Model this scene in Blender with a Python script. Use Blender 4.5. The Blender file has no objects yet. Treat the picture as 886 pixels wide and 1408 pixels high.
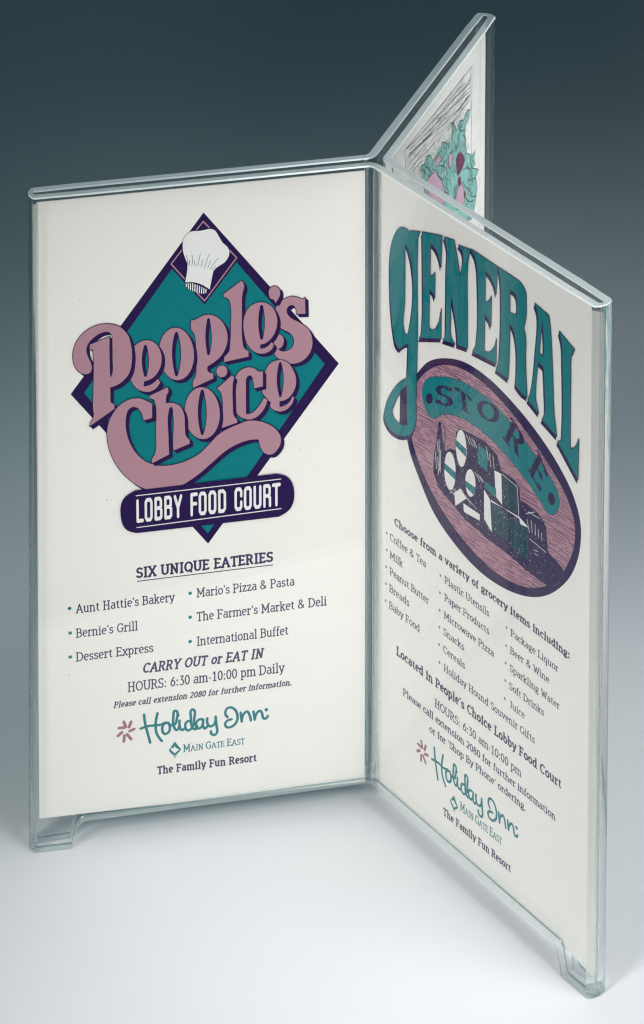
import bpy, math, random
from mathutils import Vector
random.seed(7)
MM = 0.001
SC = bpy.context.scene
COL = SC.collection

# ------------------------------------------------------------------ camera
cam = bpy.data.cameras.new('camera')
cam.lens = 121.2
cam.sensor_width = 36
cam.shift_y = -1.3575          # a view camera with its lens board shifted
cam.clip_start = 0.02
cam.clip_end = 20
cam_o = bpy.data.objects.new('camera', cam)
COL.objects.link(cam_o)
cam_o.location = (-0.017488, -1.021166, 0.751670)
cam_o.rotation_euler = (math.pi / 2 - 0.1816, 0, 0)
SC.camera = cam_o

# ------------------------------------------------------------------ world, lamps, exposure
W = bpy.data.worlds.new('World')
SC.world = W
W.use_nodes = True
bg = W.node_tree.nodes['Background']
bg.inputs[0].default_value = (0.40, 0.77, 0.95, 1)
bg.inputs[1].default_value = 0.060


def area_lamp(name, loc, target, sx, sy, power, colour, spread):
    l = bpy.data.lights.new(name, 'AREA')
    l.shape = 'RECTANGLE'
    l.size, l.size_y = sx, sy
    l.energy = power
    l.color = colour
    l.spread = math.radians(spread)
    o = bpy.data.objects.new(name, l)
    COL.objects.link(o)
    o.location = loc
    o.rotation_euler = (Vector(target) - Vector(loc)).to_track_quat('-Z', 'Y').to_euler()
    return o


area_lamp('softbox_front_right', (0.42, -0.66, 0.66), (0.02, -0.13, 0.03), 0.24, 0.24, 0.105, (1.0, 0.972, 0.96), 42)
area_lamp('softbox_front_left', (-0.50, -0.66, 0.66), (-0.01, -0.13, 0.03), 0.24, 0.24, 0.315, (1.0, 0.972, 0.96), 42)
area_lamp('added_overhead_fill', (0.34, -0.27, 0.78), (0.14, -0.10, 0.0), 0.34, 0.34, 0.37, (0.985, 0.985, 1.0), 50)  # added lamp, lifts the floor on the right
area_lamp('strip_right', (0.72, -0.14, 0.13), (0.05, 0.08, 0.165), 0.12, 0.16, 0.125, (0.98, 0.985, 1.0), 18)
area_lamp('added_low_front_fill', (-0.14, -1.15, 0.15), (-0.01, 0.0, 0.168), 0.24, 0.20, 0.192, (1.0, 0.98, 0.965), 24)  # added lamp, brightens the upright cards and hardly the floor
area_lamp('added_teal_fill', (-0.06, 0.24, 0.80), (-0.06, 0.14, 0.0), 0.34, 0.34, 0.048, (0.36, 0.93, 0.93), 50)  # added lamp, tints the middle of the backdrop teal

SC.view_settings.view_transform = 'Standard'
SC.view_settings.look = 'None'
SC.view_settings.exposure = 0.05
SC.view_settings.gamma = 1.0
SC.cycles.max_bounces = 14
SC.cycles.transparent_max_bounces = 24
SC.cycles.transmission_bounces = 12
SC.cycles.use_denoising = True
SC.cycles.filter_width = 1.25
SC.cycles.sample_clamp_indirect = 4.0


# ------------------------------------------------------------------ materials
def new_mat(name):
    m = bpy.data.materials.new(name)
    m.use_nodes = True
    return m, m.node_tree, m.node_tree.nodes, m.node_tree.links


def printed(name, rgb, rough=0.55, grain=0.06, scale=2500, spec=0.05):
    m, t, n, l = new_mat(name)
    p = n['Principled BSDF']
    p.inputs['Roughness'].default_value = rough
    p.inputs['Specular IOR Level'].default_value = spec
    tc = n.new('ShaderNodeTexCoord')
    no = n.new('ShaderNodeTexNoise')
    no.inputs['Scale'].default_value = scale
    no.inputs['Detail'].default_value = 3
    l.new(tc.outputs['Object'], no.inputs['Vector'])
    r = n.new('ShaderNodeMapRange')
    r.inputs['To Min'].default_value = 1 - grain
    r.inputs['To Max'].default_value = 1 + grain
    l.new(no.outputs['Fac'], r.inputs['Value'])
    mx = n.new('ShaderNodeVectorMath')
    mx.operation = 'SCALE'
    mx.inputs[0].default_value = rgb
    l.new(r.outputs['Result'], mx.inputs['Scale'])
    l.new(mx.outputs['Vector'], p.inputs['Base Color'])
    return m


M = {}
M['paper'] = printed('cream_card_stock', (0.83, 0.815, 0.77), 0.6, 0.015, 900)
M['teal'] = printed('teal_ink', (0.004, 0.185, 0.205), 0.5, 0.10)
M['pink'] = printed('mauve_ink', (0.42, 0.235, 0.285), 0.5, 0.06)
M['rose'] = printed('rose_ink', (0.43, 0.235, 0.29), 0.5, 0.12, 1200)
M['purple'] = printed('purple_ink', (0.022, 0.008, 0.068), 0.5, 0.10)
M['ink'] = printed('slate_purple_ink', (0.055, 0.045, 0.110), 0.55, 0.10)
M['white'] = printed('white_ink', (0.80, 0.80, 0.78), 0.55, 0.02)
M['mint'] = printed('pale_mint_ink', (0.24, 0.50, 0.45), 0.55, 0.10)
M['blush'] = printed('blush_ink', (0.53, 0.33, 0.42), 0.55, 0.08)
M['maroon'] = printed('maroon_ink', (0.16, 0.02, 0.06), 0.55, 0.1)
M['line'] = printed('charcoal_ink', (0.035, 0.05, 0.05), 0.55, 0.1)
M['grey'] = printed('grey_ink', (0.13, 0.17, 0.20), 0.55, 0.1)
M['darkteal'] = printed('deep_teal_ink', (0.006, 0.045, 0.075), 0.55, 0.25, 700)
M['mark'] = printed('dusty_rose_ink', (0.34, 0.15, 0.19), 0.55, 0.1)


def clear_sheet():
    """flat faces of the thick acrylic: lets the light straight through, reflects by angle"""
    m, t, n, l = new_mat('clear_acrylic')
    n.remove(n['Principled BSDF'])
    out = n['Material Output']
    geo = n.new('ShaderNodeNewGeometry')
    dot = n.new('ShaderNodeVectorMath')
    dot.operation = 'DOT_PRODUCT'
    l.new(geo.outputs['Incoming'], dot.inputs[0])
    l.new(geo.outputs['Normal'], dot.inputs[1])
    ab = n.new('ShaderNodeMath'); ab.operation = 'ABSOLUTE'
    l.new(dot.outputs['Value'], ab.inputs[0])
    om = n.new('ShaderNodeMath'); om.operation = 'SUBTRACT'; om.inputs[0].default_value = 1
    l.new(ab.outputs[0], om.inputs[1])
    pw = n.new('ShaderNodeMath'); pw.operation = 'POWER'; pw.inputs[1].default_value = 5
    l.new(om.outputs[0], pw.inputs[0])
    ma = n.new('ShaderNodeMath'); ma.operation = 'MULTIPLY_ADD'
    ma.inputs[1].default_value = 0.96; ma.inputs[2].default_value = 0.04
    l.new(pw.outputs[0], ma.inputs[0])
    tr = n.new('ShaderNodeBsdfTransparent')
    tr.inputs['Color'].default_value = (0.992, 0.997, 0.996, 1)
    gl = n.new('ShaderNodeBsdfGlossy')
    gl.inputs['Roughness'].default_value = 0.03
    mix = n.new('ShaderNodeMixShader')
    l.new(ma.outputs[0], mix.inputs[0])
    l.new(tr.outputs[0], mix.inputs[1])
    l.new(gl.outputs[0], mix.inputs[2])
    l.new(mix.outputs[0], out.inputs['Surface'])
    return m


def bend_glass():
    m, t, n, l = new_mat('acrylic_bend')
    p = n['Principled BSDF']
    p.inputs['Base Color'].default_value = (0.93, 0.985, 0.98, 1)
    p.inputs['Roughness'].default_value = 0.02
    p.inputs['IOR'].default_value = 1.49
    p.inputs['Transmission Weight'].default_value = 1.0
    tc = n.new('ShaderNodeTexCoord')
    mp = n.new('ShaderNodeMapping'); mp.inputs['Scale'].default_value = (1, 1, 0.12)
    no = n.new('ShaderNodeTexNoise'); no.inputs['Scale'].default_value = 160
    bp = n.new('ShaderNodeBump'); bp.inputs['Strength'].default_value = 0.01
    bp.inputs['Distance'].default_value = 0.0004
    l.new(tc.outputs['Object'], mp.inputs[0]); l.new(mp.outputs[0], no.inputs['Vector'])
    l.new(no.outputs['Fac'], bp.inputs['Height']); l.new(bp.outputs[0], p.inputs['Normal'])
    tr = n.new('ShaderNodeBsdfTransparent'); tr.inputs[0].default_value = (0.95, 0.985, 0.98, 1)
    mx = n.new('ShaderNodeMixShader'); mx.inputs[0].default_value = 0.25
    l.new(p.outputs[0], mx.inputs[1]); l.new(tr.outputs[0], mx.inputs[2])
    l.new(mx.outputs[0], n['Material Output'].inputs['Surface'])
    return m


def edge_face():
    """sawn and flame-polished edges of the sheet, milky aqua"""
    m, t, n, l = new_mat('polished_acrylic_edge')
    p = n['Principled BSDF']
    p.inputs['Roughness'].default_value = 0.22
    p.inputs['Transmission Weight'].default_value = 0.30
    p.inputs['IOR'].default_value = 1.3
    tc = n.new('ShaderNodeTexCoord')
    no = n.new('ShaderNodeTexNoise'); no.inputs['Scale'].default_value = 90; no.inputs['Detail'].default_value = 4
    l.new(tc.outputs['Object'], no.inputs['Vector'])
    cr = n.new('ShaderNodeValToRGB')
    cr.color_ramp.elements[0].position = 0.3
    cr.color_ramp.elements[0].color = (0.80, 0.885, 0.87, 1)
    cr.color_ramp.elements[1].position = 0.7
    cr.color_ramp.elements[1].color = (0.90, 0.955, 0.945, 1)
    l.new(no.outputs['Fac'], cr.inputs[0])
    l.new(cr.outputs[0], p.inputs['Base Color'])
    no2 = n.new('ShaderNodeTexNoise'); no2.inputs['Scale'].default_value = 700
    l.new(tc.outputs['Object'], no2.inputs['Vector'])
    bp = n.new('ShaderNodeBump'); bp.inputs['Strength'].default_value = 0.04; bp.inputs['Distance'].default_value = 0.0002
    l.new(no2.outputs['Fac'], bp.inputs['Height']); l.new(bp.outputs[0], p.inputs['Normal'])
    return m


def low_edge():
    """the lower rims: clearer, they pick up the table"""
    m, t, n, l = new_mat('clear_lower_edge')
    n.remove(n['Principled BSDF'])
    tr = n.new('ShaderNodeBsdfTransparent'); tr.inputs[0].default_value = (0.94, 0.97, 0.968, 1)
    df = n.new('ShaderNodeBsdfTranslucent'); df.inputs[0].default_value = (0.80, 0.89, 0.88, 1)
    d2 = n.new('ShaderNodeBsdfDiffuse'); d2.inputs[0].default_value = (0.75, 0.86, 0.85, 1)
    gl = n.new('ShaderNodeBsdfGlossy'); gl.inputs['Roughness'].default_value = 0.15
    tc = n.new('ShaderNodeTexCoord')
    no = n.new('ShaderNodeTexNoise'); no.inputs['Scale'].default_value = 60; no.inputs['Detail'].default_value = 3
    l.new(tc.outputs['Object'], no.inputs['Vector'])
    a = n.new('ShaderNodeMixShader'); l.new(df.outputs[0], a.inputs[1]); l.new(d2.outputs[0], a.inputs[2])
    b = n.new('ShaderNodeMixShader')
    mr = n.new('ShaderNodeMapRange'); mr.inputs['To Min'].default_value = 0.15; mr.inputs['To Max'].default_value = 0.55
    l.new(no.outputs['Fac'], mr.inputs['Value']); l.new(mr.outputs[0], b.inputs[0])
    l.new(tr.outputs[0], b.inputs[1]); l.new(a.outputs[0], b.inputs[2])
    c = n.new('ShaderNodeMixShader'); c.inputs[0].default_value = 0.08
    l.new(b.outputs[0], c.inputs[1]); l.new(gl.outputs[0], c.inputs[2])
    l.new(c.outputs[0], n['Material Output'].inputs['Surface'])
    return m


M['clear'], M['bend'], M['edge'], M['low_edge'] = clear_sheet(), bend_glass(), edge_face(), low_edge()


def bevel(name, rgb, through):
    """the eased arrises: glint and dark refraction lines put into the base colour"""
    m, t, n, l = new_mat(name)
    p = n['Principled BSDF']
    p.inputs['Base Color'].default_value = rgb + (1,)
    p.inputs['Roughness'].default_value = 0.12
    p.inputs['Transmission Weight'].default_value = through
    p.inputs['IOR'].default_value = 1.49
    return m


M['bevel'] = bevel('upper_arris_painted_glint', (0.92, 0.97, 0.965), 0.25)  # pale colour paints the bright line along the upper rims
M['bevel_low'] = bevel('lower_arris_painted_dark', (0.24, 0.36, 0.36), 0.4)  # dark colour paints the refraction line along the lower rims


def sweep_mat():
    m, t, n, l = new_mat('matte_white_laminate')
    p = n['Principled BSDF']
    p.inputs['Roughness'].default_value = 0.6
    p.inputs['Specular IOR Level'].default_value = 0.25
    tc = n.new('ShaderNodeTexCoord')
    no = n.new('ShaderNodeTexNoise'); no.inputs['Scale'].default_value = 6; no.inputs['Detail'].default_value = 6
    l.new(tc.outputs['Object'], no.inputs['Vector'])
    cr = n.new('ShaderNodeValToRGB')
    cr.color_ramp.elements[0].color = (0.745, 0.765, 0.79, 1)
    cr.color_ramp.elements[1].color = (0.79, 0.805, 0.83, 1)
    l.new(no.outputs['Fac'], cr.inputs[0])
    l.new(cr.outputs[0], p.inputs['Base Color'])
    no2 = n.new('ShaderNodeTexNoise'); no2.inputs['Scale'].default_value = 900; no2.inputs['Detail'].default_value = 2
    l.new(tc.outputs['Object'], no2.inputs['Vector'])
    bp = n.new('ShaderNodeBump'); bp.inputs['Strength'].default_value = 0.05; bp.inputs['Distance'].default_value = 0.0002
    l.new(no2.outputs['Fac'], bp.inputs['Height']); l.new(bp.outputs[0], p.inputs['Normal'])
    return m


# ------------------------------------------------------------------ object helpers
def link(name, me, parent=None):
    o = bpy.data.objects.new(name, me)
    COL.objects.link(o)
    if parent:
        o.parent = parent
    return o


def build(name, verts, faces, mats, idx=None, smooth=None, parent=None):
    me = bpy.data.meshes.new(name)
    me.from_pydata(verts, [], faces)
    for m in mats:
        me.materials.append(m)
    if idx:
        me.polygons.foreach_set('material_index', idx)
    if smooth:
        me.polygons.foreach_set('use_smooth', smooth)
    me.update()
    return link(name, me, parent)


# ------------------------------------------------------------------ the table sweep
def make_sweep():
    ny = [(-0.13, -0.30)]
    for k in range(0, 7):                      # rolled front edge of the laminate
        a = math.radians(90) * k / 6
        ny.append((-0.13 - 0.03 * math.cos(a) + 0.0, -0.03 + 0.03 * math.sin(a)))
    ny[0] = (-0.16, -0.30)
    y = -0.05
    while y < 2.4:
        ny.append((y, 0.0)); y += 0.1
    for k in range(1, 13):
        a = math.radians(80) * k / 12
        ny.append((2.4 + 0.8 * math.sin(a), 0.8 * (1 - math.cos(a))))
    yl, zl = ny[-1]
    ny.append((yl + 0.3, zl + 1.7))
    vs, fs = [], []
    for yy, zz in ny:
        vs += [(-2.2, yy, zz), (2.2, yy, zz)]
    for i in range(len(ny) - 1):
        fs.append((2 * i, 2 * i + 1, 2 * i + 3, 2 * i + 2))
    o = build('table_surface', vs, fs, [sweep_mat()], smooth=[True] * len(fs))
    o['kind'] = 'structure'


make_sweep()

# ------------------------------------------------------------------ the acrylic holder
H, WR, TH, HALF, EXT = 228.0, 112.1, 2.9, 4.0, 2.2
FOOT_H, FOOT_W, STEP = 9.2, 13.5, 4.5
ANG = {'L': math.radians(191.62531), 'R': math.radians(306.39994), 'B': math.radians(69.40797)}
REACH = {'L': 1.010, 'R': 1.0, 'B': 1.027}    # the three wings are not quite equally long
LEAN = {'L': 1.6, 'R': 1.0, 'B': 0.7}


def sm(x):
    x = min(1, max(0, x)); return x * x * (3 - 2 * x)


def bottom(r):
    x = (r - (WR - FOOT_W - STEP)) / STEP
    if x <= 0: return FOOT_H
    if x >= 1: return 0.12
    # generous fillet above, tight one at the floor
    return 0.12 + (FOOT_H - 0.12) * ((1 - x ** 2.4) ** 0.62 * (1 - .35 * sm((x - .55) / .45)))


def wing_pt(k, r, off, z):
    """r along the wing, off across it; the wings splay a touch towards the feet"""
    a = ANG[k]
    rr = (r + (max(r, 0) / WR) * LEAN[k] * (1 - 2 * z / H)) * (1 + (REACH[k] - 1) * min(1, max(0, (r - 20) / 60)))
    return (math.cos(a) * rr - math.sin(a) * off) * MM, (math.sin(a) * rr + math.cos(a) * off) * MM, z * MM


def profile(r):
    """half thickness offset of the sheet's centre line: the pocket closes slightly before the fold"""
    return (HALF - TH / 2) - 0.25 * sm((r - (WR - 16)) / 14.0)


def sheet_section(stations, split_foot, holder, name, matside, label=None):
    """stations: (function z, t -> point, r). t = -1 inner .. 1 outer face. Builds side faces and the sawn rims."""
    CH = 0.38

    def rings(zlo, zhi, lo_cap, hi_cap):
        vs, fs, mi, smo = [], [], [], []
        n = len(stations)

        def strip(pts, m, sh):
            """pts: per station (p, q) pairs; its own vertices, so shading stops at the rim"""
            b = len(vs)
            for p, q_ in pts:
                vs.append(p); vs.append(q_)
            for s_ in range(n - 1):
                k = b + 2 * s_
                fs.append((k, k + 2, k + 3, k + 1)); mi.append(m); smo.append(sh)
        i = 1 - 2 * CH / TH
        lo = [(f, zlo(r)) for f, r in stations]
        hi = [(f, zhi(r)) for f, r in stations]
        cl, chh = (CH if lo_cap else 0), (CH if hi_cap else 0)
        strip([(f(z, 1) if not cl else f(z + cl, 1), g(w - chh, 1)) for (f, z), (g, w) in zip(lo, hi)], 0, True)
        strip([(g(w - chh, -1), f(z + cl, -1)) for (f, z), (g, w) in zip(lo, hi)], 0, True)
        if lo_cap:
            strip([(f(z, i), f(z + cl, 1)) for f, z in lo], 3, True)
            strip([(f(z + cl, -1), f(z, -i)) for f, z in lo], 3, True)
            strip([(f(z, -i), f(z, i)) for f, z in lo], 1, True)
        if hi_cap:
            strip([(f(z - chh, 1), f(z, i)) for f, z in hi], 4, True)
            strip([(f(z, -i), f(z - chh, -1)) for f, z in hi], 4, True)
            strip([(f(z, i), f(z, -i)) for f, z in hi], 2, True)
        return vs, fs, mi, smo

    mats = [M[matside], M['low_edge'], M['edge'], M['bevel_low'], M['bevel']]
    if not split_foot:
        v, f, m, s = rings(lambda r: bottom(r), lambda r: H, True, True)
        o = build(name, v, f, mats, m, s, holder)
        return [o]
    v, f, m, s = rings(lambda r: FOOT_H + 0.001, lambda r: H, False, True)
    o = build(name, v, f, mats, m, s, holder)
    return [o], rings(lambda r: bottom(r), lambda r: FOOT_H, True, False)


def make_holder():
    holder = bpy.data.objects.new('menu_holder', None)
    COL.objects.link(holder)
    holder['label'] = 'clear acrylic three-wing tabletop menu holder with small raised feet standing on the white surface'
    holder['category'] = 'menu holder'
    R0 = 3.4
    order = ['L', 'R', 'B']
    for k in order:
        foot = [[], [], [], []]
        # ---- flat pockets, both sides of the wing
        for side in (1, -1):
            nb = order[(order.index(k) + (1 if side > 0 else -1)) % 3]
            phi = (ANG[nb] - ANG[k]) * side % (2 * math.pi)
            d = HALF - TH / 2
            r_in = d / math.tan(phi / 2) + R0 / math.tan(phi / 2)
            rs = [r_in, 30, 60, 85]
            x = WR - FOOT_W - STEP
            body = rs + [x]
            tail = []
            while x < WR - EXT - 0.01:
                x = min(x + 0.3, WR - EXT)
                tail.append(x)

            def st(r, side=side):
                def f(z, t, r=r, side=side):
                    return wing_pt(k, r, side * (profile(r) + t * TH / 2), z)
                return (f, r)
            seq = [st(r) for r in body]
            if side < 0: seq = seq
            else: seq = seq[::-1]
            sheet_section(seq, False, holder, 'clear_panel', 'clear')
            seq = [st(r) for r in [body[-1]] + tail]
            if side > 0: seq = seq[::-1]
            o, ft = sheet_section(seq, True, holder, 'clear_panel', 'clear')
            b = len(foot[0])
            foot[0] += ft[0]; foot[1] += [tuple(i + b for i in q) for q in ft[1]]
            foot[2] += ft[2]; foot[3] += ft[3]
        # ---- folded outer edge
        dt = profile(WR - EXT)
        seq = []
        for j in range(17):
            a = math.radians(-90 + 180 * j / 16)

            def f(z, t, a=a):
                rad = dt + t * TH / 2
                return wing_pt(k, WR - EXT + rad * math.cos(a) * EXT / (dt + TH / 2), rad * math.sin(a), z)
            seq.append((f, WR))
        o, ft = sheet_section(seq, True, holder, 'folded_edge', 'bend')
        b = len(foot[0])
        foot[0] += ft[0]; foot[1] += [tuple(i + b for i in q) for q in ft[1]]
        foot[2] += [2 if m == 0 else m for m in ft[2]]; foot[3] += ft[3]
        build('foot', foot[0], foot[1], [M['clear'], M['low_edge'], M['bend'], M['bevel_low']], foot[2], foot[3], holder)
        # ---- bend to the next wing
        nb = order[(order.index(k) + 1) % 3]
        phi = (ANG[nb] - ANG[k]) % (2 * math.pi)
        mid = ANG[k] + phi / 2
        dc = (HALF - TH / 2 + R0) / math.sin(phi / 2)
        cx, cy = math.cos(mid) * dc, math.sin(mid) * dc
        a0 = ANG[k] - math.pi / 2            # from the arc centre towards this wing's sheet
        a1 = ANG[nb] + math.pi / 2
        da = (a1 - a0) % (2 * math.pi)
        if da > math.pi: da -= 2 * math.pi
        seq = []
        for j in range(11):
            a = a0 + da * j / 10

            def f(z, t, a=a):
                rad = R0 - t * TH / 2
                return ((cx + math.cos(a) * rad) * MM, (cy + math.sin(a) * rad) * MM, z * MM)
            seq.append((f, 0))
        sheet_section(seq, False, holder, 'corner_bend', 'bend')
    return holder


make_holder()


# ------------------------------------------------------------------ flat print: outlines -> trapezoids
def parse(s):
    pts = []
    for t in s.split():
        c = t.endswith('*')
        x, y = t.rstrip('*').split(',')
        pts.append((float(x), float(y), c))
    return pts


def spline(pts, closed, step=0.6):
    n = len(pts)
    out = []
    rng = range(n) if closed else range(n - 1)
    for i in rng:
        p1, p2 = pts[i], pts[(i + 1) % n]
        out.append((p1[0], p1[1]))
        if p1[2] and p2[2]:
            continue
        p0 = p1 if p1[2] or (not closed and i == 0) else pts[i - 1]
        p3 = p2 if p2[2] or (not closed and i == n - 2) else pts[(i + 2) % n]
        d = math.hypot(p2[0] - p1[0], p2[1] - p1[1])
        k = max(2, min(10, int(d / step)))
        # tangents scaled to the chord keep uneven spacing from overshooting
        def tan(a, b, c):
            la = math.hypot(b[0] - a[0], b[1] - a[1]) + 1e-9
            lc = math.hypot(c[0] - b[0], c[1] - b[1]) + 1e-9
            vx = (b[0] - a[0]) / la + (c[0] - b[0]) / lc
            vy = (b[1] - a[1]) / la + (c[1] - b[1]) / lc
            l = math.hypot(vx, vy) + 1e-9
            return vx / l * d, vy / l * d
        if p0 is p1:
            t2 = tan(p1, p2, p3) if p3 is not p2 else (p2[0] - p1[0], p2[1] - p1[1])
            t1 = (1.5 * (p2[0] - p1[0]) - .5 * t2[0], 1.5 * (p2[1] - p1[1]) - .5 * t2[1])
        else:
            t1 = tan(p0, p1, p2)
            t2 = tan(p1, p2, p3) if p3 is not p2 else (1.5 * (p2[0] - p1[0]) - .5 * t1[0], 1.5 * (p2[1] - p1[1]) - .5 * t1[1])
        for j in range(1, k):
            u = j / k
            h1, h2 = 2 * u**3 - 3 * u**2 + 1, -2 * u**3 + 3 * u**2
            h3, h4 = u**3 - 2 * u**2 + u, u**3 - u**2
            out.append((h1 * p1[0] + h2 * p2[0] + h3 * t1[0] + h4 * t2[0], h1 * p1[1] + h2 * p2[1] + h3 * t1[1] + h4 * t2[1]))
    if not closed:
        out.append((pts[-1][0], pts[-1][1]))
    return out


def orient(p):
    a = sum(p[i - 1][0] * p[i][1] - p[i][0] * p[i - 1][1] for i in range(len(p)))
    return p if a >= 0 else p[::-1]


def scan(polys, q, union=True):
    """fills polygons with trapezoids; q = height grid. union: non-zero winding of same-turning pieces, else even-odd"""
    E = []
    ys = set()
    rd = lambda y: int(round(y / q))
    for p in polys:
        if union:
            p = orient(p)
        for i in range(len(p)):
            (x0, y0), (x1, y1) = p[i - 1], p[i]
            a, b = rd(y0), rd(y1)
            ys.add(a)
            if a == b:
                continue
            E.append((a, b, x0, x1, 1) if a < b else (b, a, x1, x0, -1))
    E.sort()
    # crossings, on the grid
    n = len(E)
    for i in range(n):
        a0, b0, x0, x1, _ = E[i]
        mx0, mn0 = max(x0, x1), min(x0, x1)
        s0 = (x1 - x0) / (b0 - a0)
        for j in range(i + 1, n):
            a1, b1, u0, u1, _ = E[j]
            if a1 >= b0:
                break
            if min(u0, u1) > mx0 or max(u0, u1) < mn0:
                continue
            s1 = (u1 - u0) / (b1 - a1)
            if abs(s0 - s1) < 1e-9:
                continue
            y = (u0 - x0 + s0 * a0 - s1 * a1) / (s0 - s1)
            if max(a0, a1) < y < min(b0, b1):
                ys.add(int(math.floor(y))); ys.add(int(math.ceil(y)))
    ys = sorted(ys)
    out = []
    active = []
    k = 0
    for y0, y1 in zip(ys, ys[1:]):
        while k < n and E[k][0] <= y0:
            active.append(E[k]); k += 1
        active = [e for e in active if e[1] > y0]
        ym = (y0 + y1) / 2
        row = []
        for a, b, x0, x1, w in active:
            s = (x1 - x0) / (b - a)
            row.append((x0 + s * (ym - a), x0 + s * (y0 - a), x0 + s * (y1 - a), w))
        row.sort()
        w = 0
        start = None
        for xm, xa, xb, d in row:
            w0 = w
            w = w + d if union else 1 - w
            if w0 == 0 and w != 0:
                start = (xm, xa, xb)
            elif w0 != 0 and w == 0 and xm - start[0] > 1e-5:
                out.append(((start[1], y0 * q), (max(xa, start[1]), y0 * q), (max(xb, start[2]), y1 * q), (start[2], y1 * q)))
    return out


def seg(a, b, w):
    dx, dy = b[0] - a[0], b[1] - a[1]
    l = math.hypot(dx, dy)
    if l < 1e-9:
        return None
    nx, ny = -dy / l * w / 2, dx / l * w / 2
    return [(a[0] + nx, a[1] + ny), (b[0] + nx, b[1] + ny), (b[0] - nx, b[1] - ny), (a[0] - nx, a[1] - ny)]


def disc(c, r, n=8):
    return [(c[0] + r * math.cos(2 * math.pi * (i + .5) / n), c[1] + r * math.sin(2 * math.pi * (i + .5) / n)) for i in range(n)]


def stroke(pts, w, closed=False, caps=True, contrast=0):
    """pieces of a pen line of width w"""
    out = []
    n = len(pts)
    rng = range(n) if closed else range(n - 1)
    ws = []
    for i in rng:
        a, b = pts[i], pts[(i + 1) % n]
        l = math.hypot(b[0] - a[0], b[1] - a[1]) + 1e-9
        ww = w * (1 - contrast + contrast * abs(b[1] - a[1]) / l)
        ws.append(ww)
        s = seg(a, b, ww)
        if s:
            out.append(s)
    for i in range(n):
        end = not closed and i in (0, n - 1)
        if end and not caps:
            continue
        ww = min(ws[i - 1 if i else 0], ws[i if i < len(ws) else -1]) if not closed else min(ws[i - 1], ws[i])
        out.append(disc(pts[i], ww / 2))
    return out


def sweep_pieces(p, dx, dy):
    out = []
    for i in range(len(p)):
        a, b = p[i - 1], p[i]
        out.append([a, b, (b[0] + dx, b[1] + dy), (a[0] + dx, a[1] + dy)])
    return out


LAYER = 0.025   # mm of ink and lacquer between layers


class Card:
    def __init__(self, key, corners, label):
        self.key = key
        self.rot = {'L': ANG['L'] - math.pi, 'R': ANG['R'], 'B': ANG['B']}[key]
        self.ox = sum(c[0] for c in corners) / 4
        self.oz = min(c[1] for c in corners)
        T = 0.3
        v, n = [], 14
        tl, tr, br, bl = corners
        # a rounded-off sheet outline with a very slight bow
        vs, fs = [], []
        for j in range(n + 1):
            u = j / n
            for c0, c1 in ((bl, br), (tl, tr)):
                x = c0[0] + (c1[0] - c0[0]) * u
                z = c0[1] + (c1[1] - c0[1]) * u
                for y in (-T / 2, T / 2):
                    vs.append(((x - self.ox) * MM, y * MM, (z - self.oz) * MM))
        for j in range(n):
            a, b = 4 * j, 4 * (j + 1)
            fs += [(a, b, b + 2, a + 2), (b + 1, a + 1, a + 3, b + 3), (a + 2, b + 2, b + 3, a + 3), (b, a, a + 1, b + 1)]
        fs += [(0, 2, 3, 1), (4 * n + 2, 4 * n, 4 * n + 1, 4 * n + 3)]
        o = build('menu_card', vs, fs, [M['paper']])
        c, s = math.cos(self.rot), math.sin(self.rot)
        o.location = (c * self.ox * MM, s * self.ox * MM, self.oz * MM)
        o.rotation_euler = (0, 0, self.rot)
        o['label'] = label
        o['category'] = 'menu card'
        o['group'] = 'printed cards slid into the clear holder'
        self.o = o
        self.base = -T / 2 - 0.02

    def print(self, name, layers, parent=None, label=None, q=0.03):
        """layers: (material, depth layer, trapezoids)"""
        vs, fs, mi, mats = [], [], [], []
        for mat, dep, quads in layers:
            if M[mat] not in mats:
                mats.append(M[mat])
            k = mats.index(M[mat])
            y = (self.base - LAYER * dep) * MM
            for t in quads:
                b = len(vs)
                for x, z in t:
                    vs.append(((x - self.ox) * MM, y, (z - self.oz) * MM))
                fs.append((b, b + 1, b + 2, b + 3)); mi.append(k)
        o = build(name, vs, fs, mats, mi, None, parent or self.o)
        if label:
            o['label'] = label
        return o


def outl(ss):
    return [spline(parse(s), True) for s in ss]


def fill(ss, q=0.03):
    return scan(outl(ss), q, False)


def lines(ss, w, q=0.03, closed=False):
    ps = []
    for s in ss:
        ps += stroke(spline(parse(s), closed), w, closed)
    return scan(ps, q)


def clip_inside(p, poly):
    c = False
    for i in range(len(poly)):
        (x0, y0), (x1, y1) = poly[i - 1], poly[i]
        if (y0 > p[1]) != (y1 > p[1]) and p[0] < (x1 - x0) * (p[1] - y0) / (y1 - y0) + x0:
            c = not c
    return c


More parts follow.
